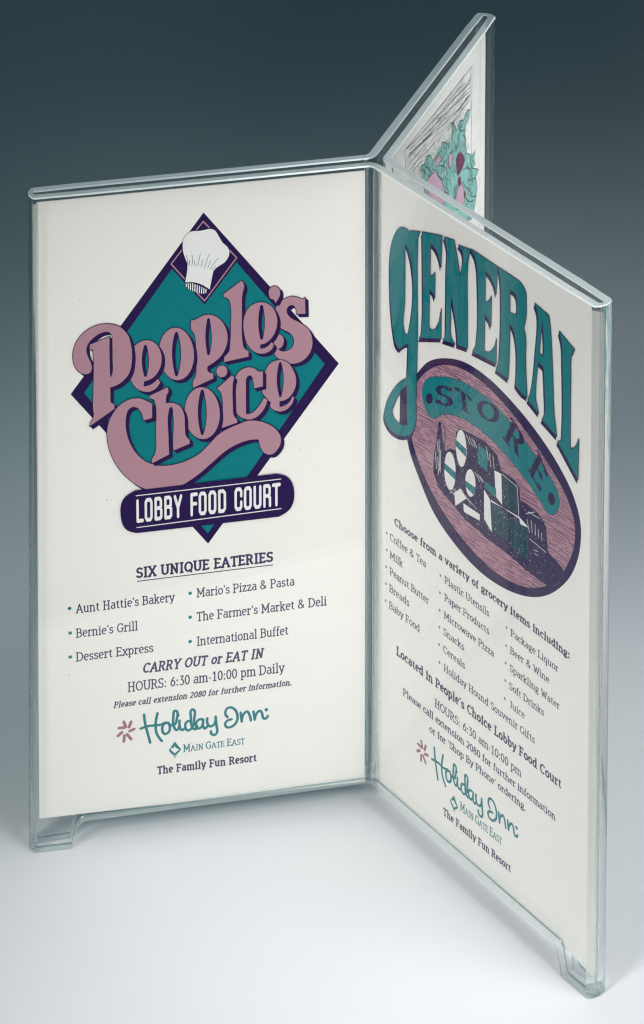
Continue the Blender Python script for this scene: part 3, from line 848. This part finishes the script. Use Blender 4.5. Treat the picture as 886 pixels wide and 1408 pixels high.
 'people': [('s', ['-23.48,183.05* -23.37,177.35* -26.29,177.57* -26.57,179.87 -27.86,180.97 -29.21,180.17 -29.44,178.52 -28.09,176.45 -25.17,174.44 -22.36,171.84 -21.18,168.58 -21.35,164.99 -22.93,162.17 -25.47,160.66 -28.01,160.54 -30.82,161.77 -32.95,163.64 -33.90,165.85 -34.29,168.90 -33.33,170.89 -31.92,171.26 -30.63,169.97 -30.47,168.16 -31.37,166.46 -32.38,166.28* -31.26,165.25 -29.12,165.18 -27.55,166.32 -27.09,168.67 -28.27,171.08 -30.80,172.81 -32.76,174.59 -33.48,177.19 -32.91,180.59 -30.49,183.12 -27.41,183.85 -25.16,182.94 -24.32,182.43']), ("'", ['-35.25,185.63 -34.96,187.39 -33.56,188.12 -32.00,187.17 -31.61,185.04 -32.34,183.33 -33.13,182.17* -33.46,183.28 -34.69,183.90']), ('p', ['-60.42,179.25* -58.69,179.47 -57.02,180.35 -54.80,180.63 -52.02,179.42 -49.81,176.67 -48.71,172.96 -49.01,169.41 -50.70,166.01 -53.22,163.91 -55.18,162.83* -55.19,161.15 -53.36,160.04* -53.37,158.42* -59.80,155.88* -60.01,157.89 -58.93,160.04 -58.80,163.37 -59.02,172.36 -59.39,174.49 -60.44,176.16*', '-55.37,178.20 -54.80,179.62 -54.25,178.07 -54.32,167.63 -54.88,166.50 -55.43,168.06']), ('l', ['-50.03,187.11* -44.05,191.20* -43.33,189.93 -43.34,188.32* -43.74,187.00 -43.99,179.58 -43.92,170.61 -43.37,167.85 -41.92,166.49* -41.93,164.63* -49.87,163.70* -49.75,165.42* -48.18,167.22 -47.83,169.87 -47.52,177.00 -47.60,182.97 -48.37,185.32 -49.65,186.18*']), ('e', ['-38.05,183.08 -34.70,181.51 -32.92,178.32 -32.59,174.69 -33.89,170.95 -36.14,168.81 -38.10,168.38* -38.11,166.94* -36.14,167.19 -34.40,168.79* -33.78,167.94* -34.18,166.49 -36.43,165.19 -39.23,165.63 -42.02,168.60 -43.29,172.93 -43.38,177.72 -41.69,181.59', '-38.23,180.84 -37.61,182.26 -37.00,180.70 -37.03,171.31 -37.65,169.89 -38.26,171.45']), ('o', ['-59.60,168.07 -59.93,164.12 -61.29,161.00 -63.44,159.33 -65.93,159.43 -68.27,161.30 -70.00,164.55 -70.78,168.53 -70.45,172.46 -69.08,175.57 -66.94,177.24 -64.46,177.14 -62.12,175.29 -60.38,172.05', '-65.83,174.96 -65.19,176.07 -64.51,174.80 -64.61,161.57 -65.31,160.46 -65.88,161.72']), ('e', ['-75.11,174.16 -72.07,172.84 -70.15,169.05 -70.07,165.91 -71.10,162.91 -72.97,160.85 -75.77,159.99* -75.79,158.28* -73.52,158.64 -71.28,160.37* -70.50,159.14* -72.05,157.04 -74.60,156.26 -77.75,157.61 -79.82,160.81 -80.67,165.17 -80.27,169.09 -78.39,172.84', '-75.77,171.68 -75.13,172.74 -74.56,171.54 -74.64,162.47 -75.23,161.46 -75.80,162.61']), ('P', ['-86.57,159.22* -83.51,160.22 -80.59,163.17 -79.49,168.15 -79.70,172.71 -80.82,176.80 -83.31,179.74 -86.43,181.06 -90.10,181.14 -93.77,179.70 -96.52,177.03 -98.02,173.71 -98.23,170.06 -97.18,166.71 -95.00,164.87 -93.33,164.79 -92.37,166.15 -92.60,168.27 -93.72,171.23 -94.00,173.52 -93.20,175.40 -91.19,177.32 -88.82,178.45 -86.88,178.40 -85.85,177.26 -85.67,174.53 -85.68,168.87 -85.84,163.79 -86.54,162.63* -86.67,168.99 -86.59,176.73* -92.89,174.69* -92.91,173.11* -91.87,172.88* -91.71,168.45 -91.94,158.27 -92.11,152.61 -91.94,149.75 -93.01,147.88* -93.24,146.60* -85.29,151.68* -85.27,153.21* -86.53,154.10*']),
            ('i', ['-48.84,160.36 -49.18,159.19 -50.06,158.55 -51.15,158.68 -52.02,159.53 -52.35,160.78 -52.01,161.95 -51.13,162.58 -50.04,162.46 -49.17,161.61']), ('e', ['-31.95,162.33 -29.33,161.22 -27.27,158.09 -26.44,154.77 -26.90,151.61 -28.52,149.07 -30.29,148.07 -31.91,147.94* -31.91,145.93* -30.11,146.16 -28.68,147.19 -27.66,149.08* -27.09,148.65* -27.85,146.49 -29.73,144.70 -31.99,144.33 -34.24,145.57 -35.74,148.04 -36.30,149.71 -37.30,151.24 -37.60,153.08 -36.92,154.49 -36.76,157.60 -35.14,161.22', '-32.10,160.86 -31.61,161.69 -31.13,160.75 -31.15,150.11 -31.64,149.20 -32.13,150.22']), ('c', ['-37.28,159.06* -37.30,153.85* -40.22,153.40* -40.47,156.35 -40.95,157.77 -41.88,158.13 -42.67,157.10 -42.80,154.31 -42.80,144.75* -41.19,144.79 -38.93,146.61 -37.05,149.60* -35.85,149.06* -36.49,146.72 -38.38,144.05 -40.63,142.79 -42.88,142.98 -45.12,144.46 -46.60,147.33 -47.07,150.80 -46.98,155.20 -46.10,158.30 -44.30,160.37 -41.69,160.94 -39.82,160.16 -38.70,159.11']), ('i', ['-52.22,154.76* -47.41,158.82* -46.72,158.05 -47.05,156.26 -47.08,148.25 -46.78,144.65 -45.72,143.20* -45.72,142.11* -51.61,140.64* -51.65,141.79 -50.63,143.22 -50.40,146.35 -50.48,151.23 -51.16,153.61']), ('o', ['-51.37,146.44 -51.76,142.53 -53.21,139.46 -55.42,137.85 -57.95,138.02 -60.31,139.93 -62.02,143.20 -62.74,147.18 -62.34,151.07 -60.90,154.13 -58.69,155.74 -56.17,155.58 -53.81,153.69 -52.10,150.43', '-57.65,153.98 -57.01,155.16 -56.38,153.83 -56.46,140.08 -57.11,139.01 -57.69,140.23']), ('C', ['-73.20,151.96* -73.24,147.11* -76.00,146.58* -76.50,148.93 -77.65,150.89 -79.27,151.72 -80.81,150.87 -81.69,147.84 -81.62,143.84 -80.40,139.11 -78.01,134.81 -74.97,131.85 -70.74,130.12 -66.49,129.93 -62.23,130.79 -57.95,132.79 -54.73,135.85 -51.51,138.90 -48.30,140.52 -44.76,141.64 -42.51,142.30 -39.51,142.01 -36.14,140.64 -33.13,138.25 -31.63,135.65 -31.56,133.21 -32.59,131.11 -34.29,129.70 -35.79,129.77 -37.29,130.88 -38.23,132.82 -38.71,135.38* -40.66,135.62 -42.91,135.41 -46.29,134.41 -49.67,132.61 -53.70,129.38 -57.99,125.88 -62.28,123.19 -66.56,121.47 -71.88,121.22 -76.64,123.15 -81.37,127.19 -84.50,131.60 -86.81,137.04 -87.70,142.30 -87.39,146.25 -86.15,149.52 -84.01,152.34 -81.09,154.16 -77.93,154.52 -75.30,153.46']), ('h', ['-73.96,154.90* -68.13,157.22* -67.82,155.59* -68.58,154.25 -68.76,151.65* -66.32,151.47 -64.11,149.95 -62.91,147.00 -62.67,142.68 -62.43,139.66 -61.22,138.08* -61.23,136.64* -66.45,134.93* -66.55,136.26 -66.46,147.72 -67.13,150.25 -67.94,148.35 -68.01,139.31 -67.84,133.78* -73.38,131.31* -73.37,132.80 -72.40,134.40 -72.06,142.67 -72.09,151.82 -72.76,153.50 -73.97,153.99*'])],
 'pill': ['-78.85,122.54* -32.88,122.66* -29.11,120.80 -27.17,115.67 -28.26,109.99 -32.16,107.34* -78.47,107.49* -82.17,109.35 -83.71,114.17 -82.90,119.83'],
 'pill_lines': ['-78.66,120.67* -31.59,120.64*', '-78.55,109.46* -31.51,110.17*'],
 'script': ['-76.75,42.29* -76.40,38.84 -75.59,35.17 -74.84,31.93*', '-72.36,42.17* -72.98,38.35 -72.62,34.74 -70.96,31.94*', '-77.96,37.42* -75.37,37.98 -71.36,37.90 -69.87,38.47*', '-68.90,38.33 -70.39,37.84 -70.86,36.05 -70.03,34.37 -68.73,34.89 -68.33,36.62 -68.90,38.33', '-68.65,37.73* -66.97,37.13 -65.97,39.48 -65.96,41.90 -66.67,42.28 -67.13,40.36 -66.97,36.42 -66.01,35.22 -65.28,36.54*', '-65.14,38.51* -65.03,36.14 -64.39,34.98 -63.41,35.56*', '-61.45,37.77* -62.74,37.74 -63.28,36.11 -62.44,34.56 -61.14,35.23 -60.27,38.67 -60.38,41.68 -61.03,41.91 -61.37,38.83 -60.88,35.34 -59.97,34.64 -59.32,35.68*', '-57.48,37.85* -58.85,37.90 -59.77,36.46 -59.26,34.82 -58.08,35.08 -57.35,37.40*', '-57.29,37.67* -57.37,35.40 -56.79,34.47 -56.00,35.21*', '-55.98,38.06* -55.87,35.90 -54.96,34.92 -53.72,35.60 -53.25,37.81*', '-53.25,38.24* -52.94,34.77 -52.76,32.75 -53.48,31.71 -54.65,32.16 -54.84,33.19*', '-49.28,37.46* -50.05,39.00 -49.20,40.80 -47.57,40.57 -46.14,38.23 -46.15,35.80 -47.60,34.01 -49.43,33.84 -50.14,35.09 -49.09,36.36 -47.98,36.49*', '-44.97,38.49* -44.59,35.15*', '-44.59,35.72* -44.06,37.65 -42.87,38.62 -42.03,37.22 -41.58,35.15*', '-40.72,38.32* -40.27,35.25*', '-40.27,35.54* -39.74,37.32 -38.62,38.30 -37.84,37.05 -37.32,35.26 -36.47,35.28 -35.95,36.07*'],
 'script_dots': ['-65.06,40.35 -65.20,40.02 -65.52,39.92 -65.83,40.11 -65.97,40.48 -65.83,40.81 -65.51,40.91 -65.19,40.72', '-35.87,38.27 -36.05,37.84 -36.47,37.71 -36.88,37.96 -37.05,38.44 -36.88,38.87 -36.46,39.00 -36.04,38.75'],
 'small_diamond': ['-56.26,214.42* -44.46,199.13* -55.98,184.13* -67.73,199.33*'],
 'small_lines': ['-58.34,210.20* -56.27,212.74* -54.39,210.51*', '-63.19,203.65* -66.63,199.31* -62.41,193.77*', '-47.78,201.86* -45.57,199.15* -55.97,185.49* -58.33,188.30*'],
 'star': ['-83.41,40.69* -82.72,38.67*', '-81.03,40.35* -81.69,38.46*', '-85.04,38.65* -83.24,38.54*', '-81.51,37.08* -80.02,37.58*', '-85.39,35.86* -84.03,36.94*', '-83.42,33.59* -83.27,35.70*', '-82.36,36.00* -81.09,34.11*'],
 'store': [('S', '31.30,157.58', '38.98,160.19', '31.23,165.13'), ('T', '42.25,162.48', '49.44,162.37', '40.73,169.09'), ('O', '52.02,163.44', '61.51,165.20', '52.44,170.57'), ('R', '64.48,162.41', '71.48,159.34', '68.78,171.19'), ('E', '76.78,157.75', '81.59,153.15', '81.35,166.57')],
 'text': [('L', 'SIX UNIQUE EATERIES', -78.63, -34.04, 91.14, 3.95, 'b', 'ink'), ('L', "Aunt Hattie's Bakery", -98.29, -66.42, 81.36, 3.37, 'r', 'ink'), ('L', "Bernie's Grill", -98.41, -78.49, 72.72, 3.38, 'r', 'ink'), ('L', 'Dessert Express', -98.52, -73.53, 64.26, 3.38, 'r', 'ink'), ('L', "Mario's Pizza & Pasta", -59.12, -27.01, 81.77, 3.39, 'r', 'ink'), ('L', "The Farmer's Market & Deli", -59.17, -16.33, 73.24, 3.4, 'r', 'ink'), ('L', 'International Buffet', -59.23, -29.1, 64.45, 3.41, 'r', 'ink'), ('L', 'CARRY OUT or EAT IN', -77.03, -37.5, 57.1, 3.76, 'bi', 'ink'), ('L', 'HOURS: 6:30 am-10:00 pm Daily', -81.91, -30.44, 51.05, 3.64, 'r', 'ink'), ('L', 'Please call extension 2080 for further information.', -86.58, -28.04, 45.95, 2.35, 'bi', 'ink'), ('L', 'MAIN GATE EAST', -63.93, -43.71, 26.86, 2.85, 'n', 'teal'), ('L', 'The Family Fun Resort', -72.49, -39.67, 19.99, 3.07, 'b', 'ink'), ('L', 'LOBBY FOOD COURT', -78.54, -31.61, 111.1, 8.3, 'k', 'white'), ('R', 'Choose from a variety of grocery items including:', 10.33, 97.28, 105.1, 2.88, 'b', 'ink'), ('R', 'Coffee & Tea', 7.86, 26.73, 98.49, 2.8, 'r', 'ink'), ('R', 'Milk', 7.9, 14.57, 92.17, 2.8, 'r', 'ink'), ('R', 'Peanut Butter', 7.93, 28.19, 86.33, 2.81, 'r', 'ink'), ('R', 'Breads', 7.69, 18.11, 80.13, 2.81, 'r', 'ink'), ('R', 'Baby Food', 7.59, 23.67, 73.97, 2.82, 'r', 'ink'), ('R', 'Plastic Utensils', 36.45, 58.6, 98.37, 2.65, 'r', 'ink'), ('R', 'Paper Products', 36.38, 58.68, 92.21, 2.65, 'r', 'ink'), ('R', 'Microwave Pizza', 36.17, 61.11, 85.87, 2.66, 'r', 'ink'), ('R', 'Snacks', 35.97, 46.38, 79.95, 2.66, 'r', 'ink'), ('R', 'Cereals', 35.89, 46.85, 73.79, 2.67, 'r', 'ink'), ('R', 'Holiday Hound Souvenir Gifts', 36.27, 81.34, 67.38, 2.74, 'r', 'ink'), ('R', 'Package Liquor', 69.29, 91.9, 97.73, 2.59, 'r', 'ink'), ('R', 'Beer & Wine', 69.13, 87.79, 91.61, 2.59, 'r', 'ink'), ('R', 'Sparkling Water', 68.97, 92.74, 85.49, 2.6, 'r', 'ink'), ('R', 'Soft Drinks', 68.79, 85.52, 79.23, 2.59, 'r', 'ink'), ('R', 'Juice', 69.11, 76.36, 73.04, 2.6, 'r', 'ink'), ('R', "Located in People's Choice Lobby Food Court", 11.72, 94.17, 59.4, 3.46, 'b', 'ink'), ('R', 'HOURS: 6:30 am-10:00 pm', 31.8, 75.04, 52.19, 3.09, 'r', 'ink'), ('R', 'Please call extension 2080 for further information', 15.22, 91.59, 46.95, 2.72, 'm', 'ink'), ('R', "or for 'Shop By Phone' ordering.", 29.15, 77.34, 41.78, 2.7, 'm', 'ink'), ('R', 'MAIN GATE EAST', 45.1, 65.91, 23.1, 3.25, 'n', 'teal'), ('R', 'The Family Fun Resort', 36.56, 70.55, 16.21, 2.95, 'b', 'ink')],
 'wall_lines': ['29.78,214.25* 58.10,211.38 73.14,209.01*', '30.46,211.65* 48.77,210.23*', '40.82,213.09* 70.40,208.41 92.81,206.05*', '31.78,209.19* 46.17,207.78*', '54.13,208.61* 60.85,208.69*', '59.56,205.57* 77.37,205.15 94.27,204.42*', '31.70,214.69* 54.08,211.42*', '46.06,214.28* 70.35,210.78*', '58.07,213.25* 77.26,210.39*', '73.10,210.91* 94.16,209.25*', '78.65,210.22* 94.19,207.80*', '70.47,204.62* 84.38,203.77*', '81.53,206.05* 94.95,206.02*', '51.48,207.09* 58.19,206.68*', '34.40,207.01* 42.23,206.90*', '37.04,203.89* 42.93,203.80*', '41.67,200.72* 42.94,203.33*', '89.95,206.89* 95.08,206.44*', '60.76,213.38* 63.48,213.05*', '44.82,209.34* 47.47,209.00*', '52.71,212.98* 55.39,213.12*', '60.88,207.27* 63.59,207.40*', '71.64,214.87* 89.80,213.15*', '43.52,208.12* 52.82,206.91*', '67.67,207.82* 70.41,207.94*', '62.34,201.91* 70.55,200.82*']}

# ------------------------------------------------------------------ the three cards
left = Card('L', [(-109.4, 224.8), (-3.9, 224.6), (-3.4, 7.4), (-111.3, 9.8)],
            'cream card with teal diamond and mauve lettering, in the left wing')
right = Card('R', [(0.8, 225.6), (109.6, 224.7), (111.2, 6.1), (0.8, 6.5)],
             'cream card with tall teal letters over a purple-edged oval, near right wing')
back = Card('B', [(6.5, 223.2), (112.3, 223.2), (113.6, 8.0), (6.5, 8.0)],
            'white card with ivy and stone wall drawing, in the far wing behind the others')


def text_lines(card, key):
    for w, txt, x0, x1, z, cap, st, col in D['text']:
        if w != key or st == 'k':
            continue
        card.print('text_line', [(('teal' if col == 'teal' else 'ink'), 0, set_text(txt, x0, x1, z, cap, st))])


def solid_letters(group, dx, dz, pw, fillmat, base):
    """returns trapezoids of the drop side and of the faces"""
    res = []
    for name, contours in group:
        cs = outl(contours)
        pieces = []
        for c in cs:
            pieces += stroke(c, pw, True) + sweep_pieces(c, dx, dz)
            c2 = [(x + dx, y + dz) for x, y in c]
            pieces += stroke(c2, pw * .6, True)
        res.append((name, scan(pieces, 0.05), scan(cs, 0.04, False)))
    return res


# ---- left card
emb = left.print('diamond_emblem', [('purple', 0, fill(D['diamond'])), ('teal', 1, fill(D['diamond_in'])),
                                    ('purple', 2, fill(D['small_diamond'])), ('pink', 3, lines(D['small_lines'], .42))])
left.print('chef_hat', [('purple', 4, lines(D['hat'], .25, closed=True)), ('white', 5, fill(D['hat'])),
                        ('purple', 6, fill(D['hat_band'])), ('white', 7, lines(D['hat_ribs'], .34)),
                        ('grey', 7, lines(D['hat_pleats'], .17))])
for i, (nm, dark, face) in enumerate(solid_letters(D['people'], 1.0, -1.1, .48, 'pink', 8)):
    left.print('large_letter', [('purple', 8 + i * .6, dark), ('pink', 8.3 + i * .6, face)])
t = [t for t in D['text'] if t[6] == 'k'][0]
left.print('banner', [('purple', 20, fill(D['pill'])), ('white', 21, lines(D['pill_lines'], .30)),
                      ('white', 21, set_text(t[1], t[2], t[3], t[4], t[5], 'k'))])
text_lines(left, 'L')


def underline(card, x0, x1, z, w=.32):
    card.print('underline', [('ink', 0, [((x0, z), (x1, z), (x1, z + w), (x0, z + w))])])


tt = [t for t in D['text'] if t[1].startswith('SIX')][0]
underline(left, tt[2], tt[3], tt[4] - 1.15)


def bullets(card, ss, mat, r):
    for s in ss:
        x, z, _ = parse(s)[0]
        card.print('bullet', [(mat, 0, scan([disc((x, z), r, 12)], .02))])


bullets(left, D['bulL'], 'teal', .62)
bullets(right, D['bulR'], 'mark', .48)


def mapped(ss, f):
    if f is None:
        return ss
    out = []
    for s in ss:
        o = []
        for x, y, c in parse(s):
            o.append('%.3f,%.3f%s' % (f(x, y) + ('*' if c else '',)))
        out.append(' '.join(o))
    return out


def logo(card, f):
    card.print('script_lettering', [('teal', 0, scan([p for s in mapped(D['script'], f) for p in stroke(spline(parse(s), False, .3), .88)]
                                                    + [orient(spline(parse(s), True)) for s in mapped(D['script_dots'], f)], .02))])
    card.print('starburst', [('mark', 0, lines(mapped(D['star'], f), 1.0, .02))])
    card.print('diamond_mark', [('teal', 0, fill(mapped(D['icon'], f), .02)), ('paper', 1, fill(mapped(D['icon_in'], f), .02)),
                                ('paper', 1, lines(mapped(D['icon_line'], f), .22, .02))])


logo(left, None)
logo(right, lambda x, y: (1.03 * x + 110.65, y - 4.75))
text_lines(right, 'R')

# ---- right card: oval picture
ov = spline(parse(D['oval_in'][0]), True)
ban = spline(parse(D['banner'][0]), True)
gd = spline(parse(D['goods_dark'][0]), True)
xs = [p[0] for p in ov]; zs = [p[1] for p in ov]
hp = []
z = min(zs)
row = 0
while z < max(zs):
    x = min(xs)
    run = []
    ph = random.uniform(0, 6)
    nxt = 0
    while x < max(xs):
        zz = z + .16 * math.sin(x * .35 + ph) + .10 * math.sin(x * 1.3 + row) + (x - 60) * .045
        ins = clip_inside((x, zz), ov) and not clip_inside((x, zz), ban) and not clip_inside((x, zz), gd)
        if x > nxt and random.random() < .10:
            nxt = x + random.uniform(.5, 1.6)
        if ins and x >= nxt:
            run.append((x, zz))
        else:
            if len(run) > 1:
                hp += stroke(run, random.uniform(.14, .30), False, False)
            run = []
        x += .55
    if len(run) > 1:
        hp += stroke(run, .25, False, False)
    z += random.uniform(.72, .98)
    row += 1
right.print('oval_picture', [('purple', 0, fill(D['oval'])), ('rose', 1, fill(D['oval_in'])),
                             ('purple', 2, scan(hp, .06))])
right.print('curved_banner', [('purple', 3, lines(D['banner'], .3, closed=True)), ('teal', 4, fill(D['banner'])),
                              ('purple', 5, fill(D['banner_dots']))])
for ch, o_, x_, y_ in D['store']:
    (ox, oz, _), (xx, xz, _), (yx, yz, _) = parse(o_)[0], parse(x_)[0], parse(y_)[0]
    adv, q = glyph(ch, 's')
    qs = []
    for tq in q:
        qs.append(tuple((ox + (px / (adv - .06)) * (xx - ox) + py * (yx - ox), oz + (px / (adv - .06)) * (xz - oz) + py * (yz - oz)) for px, py in tq))
    right.print('small_capital', [('purple', 5, qs)])
# crates, barrels and a flask
rnd = random.Random(3)
scr = []
for s in D['goods_scratch']:
    scr += stroke(spline(parse(s), False), .22)
for k in range(620):
    x, z = rnd.uniform(min(p[0] for p in gd), max(p[0] for p in gd)), rnd.uniform(min(p[1] for p in gd), max(p[1] for p in gd))
    if clip_inside((x, z), gd):
        a = rnd.choice((0, 0, 1.57, .8))
        l = rnd.uniform(.15, .5)
        scr += stroke([(x, z), (x + l * math.cos(a), z + l * math.sin(a))], rnd.uniform(.07, .16), False, False)
right.print('still_life_print', [('purple', 6, fill(D['goods_dark'])), ('white', 7, fill(D['goods_white'][:1])), ('white', 7, fill(D['goods_white'][1:2])),
                                 ('white', 7, fill(D['goods_white'][2:3])), ('white', 7, fill(D['goods_white'][3:4])), ('white', 7, fill(D['goods_white'][4:5])),
                                 ('white', 7, fill(D['goods_white'][5:6])), ('white', 7, fill(D['goods_white'][6:7])), ('white', 8, fill(D['goods_white'][7:8])),
                                 ('teal', 9, fill(D['goods_band'][:1])), ('teal', 9, fill(D['goods_band'][1:2])), ('teal', 9, fill(D['goods_band'][2:3])),
                                 ('teal', 9, fill(D['goods_band'][3:4])), ('teal', 9, fill(D['goods_band'][4:5])),
                                 ('darkteal', 9, fill(D['goods_crate'][:1])), ('darkteal', 9, fill(D['goods_crate'][1:2])), ('darkteal', 9, fill(D['goods_crate'][2:3])),
                                 ('teal', 10, lines(D['goods_lines'], .16)), ('purple', 10, lines(D['goods_band'] + D['goods_white'][:3], .12, closed=True)),
                                 ('white', 11, scan(scr, .03)), ('purple', 7, lines(D['carafe_handle'], .35))])
for i, (nm, dark, face) in enumerate(solid_letters(D['general'], -.50, -1.45, .46, 'teal', 8)):
    lay = [('purple', 12 + i * .5, dark), ('teal', 12.25 + i * .5, face)]
    if i == 0:
        lay.append(('purple', 12.3, fill(D['loop_dark'])))
    right.print('large_letter', lay)

# ---- back card: ivy over a stone wall; it goes on down behind the near wing
iv = [[p for p in spline(parse(D['ivy'][0]), True)]]
low_lines, low_pink, low_leaf = [], [], []
rb = random.Random(11)
for k in range(70):
    x, z = rb.uniform(34, 98), rb.uniform(128, 180)
    s = rb.uniform(2.5, 5)
    a = rb.uniform(0, 6.28)
    leaf = []
    for j in range(10):
        rr = s * (1 if j % 2 == 0 else .55)
        leaf.append((x + rr * math.cos(a + j * .628), z + rr * math.sin(a + j * .628)))
    low_leaf.append(leaf)
    low_lines += stroke([leaf[0], (x, z), leaf[5]], .2) + stroke(leaf, .16, True)
back.print('frame_lines', [('line', 0, lines(D['frame'], .32))])
back.print('stone_wall_drawing', [('line', 0.5, lines(D['wall_lines'], .26))])
extra = []
zc = 216.5
while zc > 182:                                   # rubble courses
    x = 28 + rb.uniform(0, 3)
    while x < 88:
        l = rb.uniform(3, 8)
        h = rb.uniform(1.0, 1.7)
        blk = [(x + rb.uniform(0, .5), zc), (x + l - .5, zc + rb.uniform(-.2, .2)), (x + l - .3, zc - h), (x + rb.uniform(0, .4), zc - h + rb.uniform(-.2, .2))]
        extra += stroke(blk, rb.uniform(.10, .20), True)
        for q in range(rb.randrange(0, 3)):
            xx = x + rb.uniform(.3, l - .8)
            extra += stroke([(xx, zc - .3), (xx + rb.uniform(.2, .9), zc - h + .3)], rb.uniform(.08, .2))
        x += l
    zc -= 2.0
leaves, leaf_lines, gaps = [], [], []
ivp = spline(parse(D['ivy'][0]), True)
for k in range(260):
    x, z = rb.uniform(34, 100), rb.uniform(180, 212)
    if not clip_inside((x, z), ivp):
        continue
    s = rb.uniform(1.6, 3.2)
    a = rb.uniform(0, 6.28)
    leaf = [(x + s * (1 if j % 2 == 0 else .5) * math.cos(a + j * .628), z + s * (1 if j % 2 == 0 else .5) * math.sin(a + j * .628)) for j in range(10)]
    if k % 3 == 0:
        leaves.append(leaf)
    leaf_lines += stroke(leaf[:6], .16)
    if k % 6 == 0:
        gaps.append([(x, z), (x + 1.2, z + .5), (x + .9, z + 2.0)])
back.print('stone_wall_drawing', [('line', 1, scan(extra, .03))])
back.print('ivy_print', [('mint', 2, fill(D['ivy'])), ('mint', 1.5, scan(low_leaf, .06)), ('mint', 2.2, scan(leaves, .05)), ('line', 3.2, scan(leaf_lines, .05)), ('white', 3.4, scan(gaps, .05)), ('line', 3, lines(D['ivy'], .34, closed=True)),
                         ('line', 2.4, scan(low_lines, .05)),
                         ('blush', 4, fill(D['ivy_pink'])), ('line', 4.5, lines(D['ivy_pink'], .3, closed=True)),
                         ('maroon', 5, fill(D['ivy_berry'])), ('line', 6, lines(D['ivy_lines'], .34))])

# a few specks of dust trapped on the left card
rs = random.Random(5)
sp = [disc((-a, b), rs.uniform(.10, .20), 6) for a, b in ((78, 218), (36, 221), (96, 190), (25, 130), (15, 205), (88, 120), (60, 12), (20, 60), (101, 60), (9, 170))]
dust = left.print('dust_speck', [('grey', 0, scan(sp, .02))])
dust['kind'] = 'stuff'
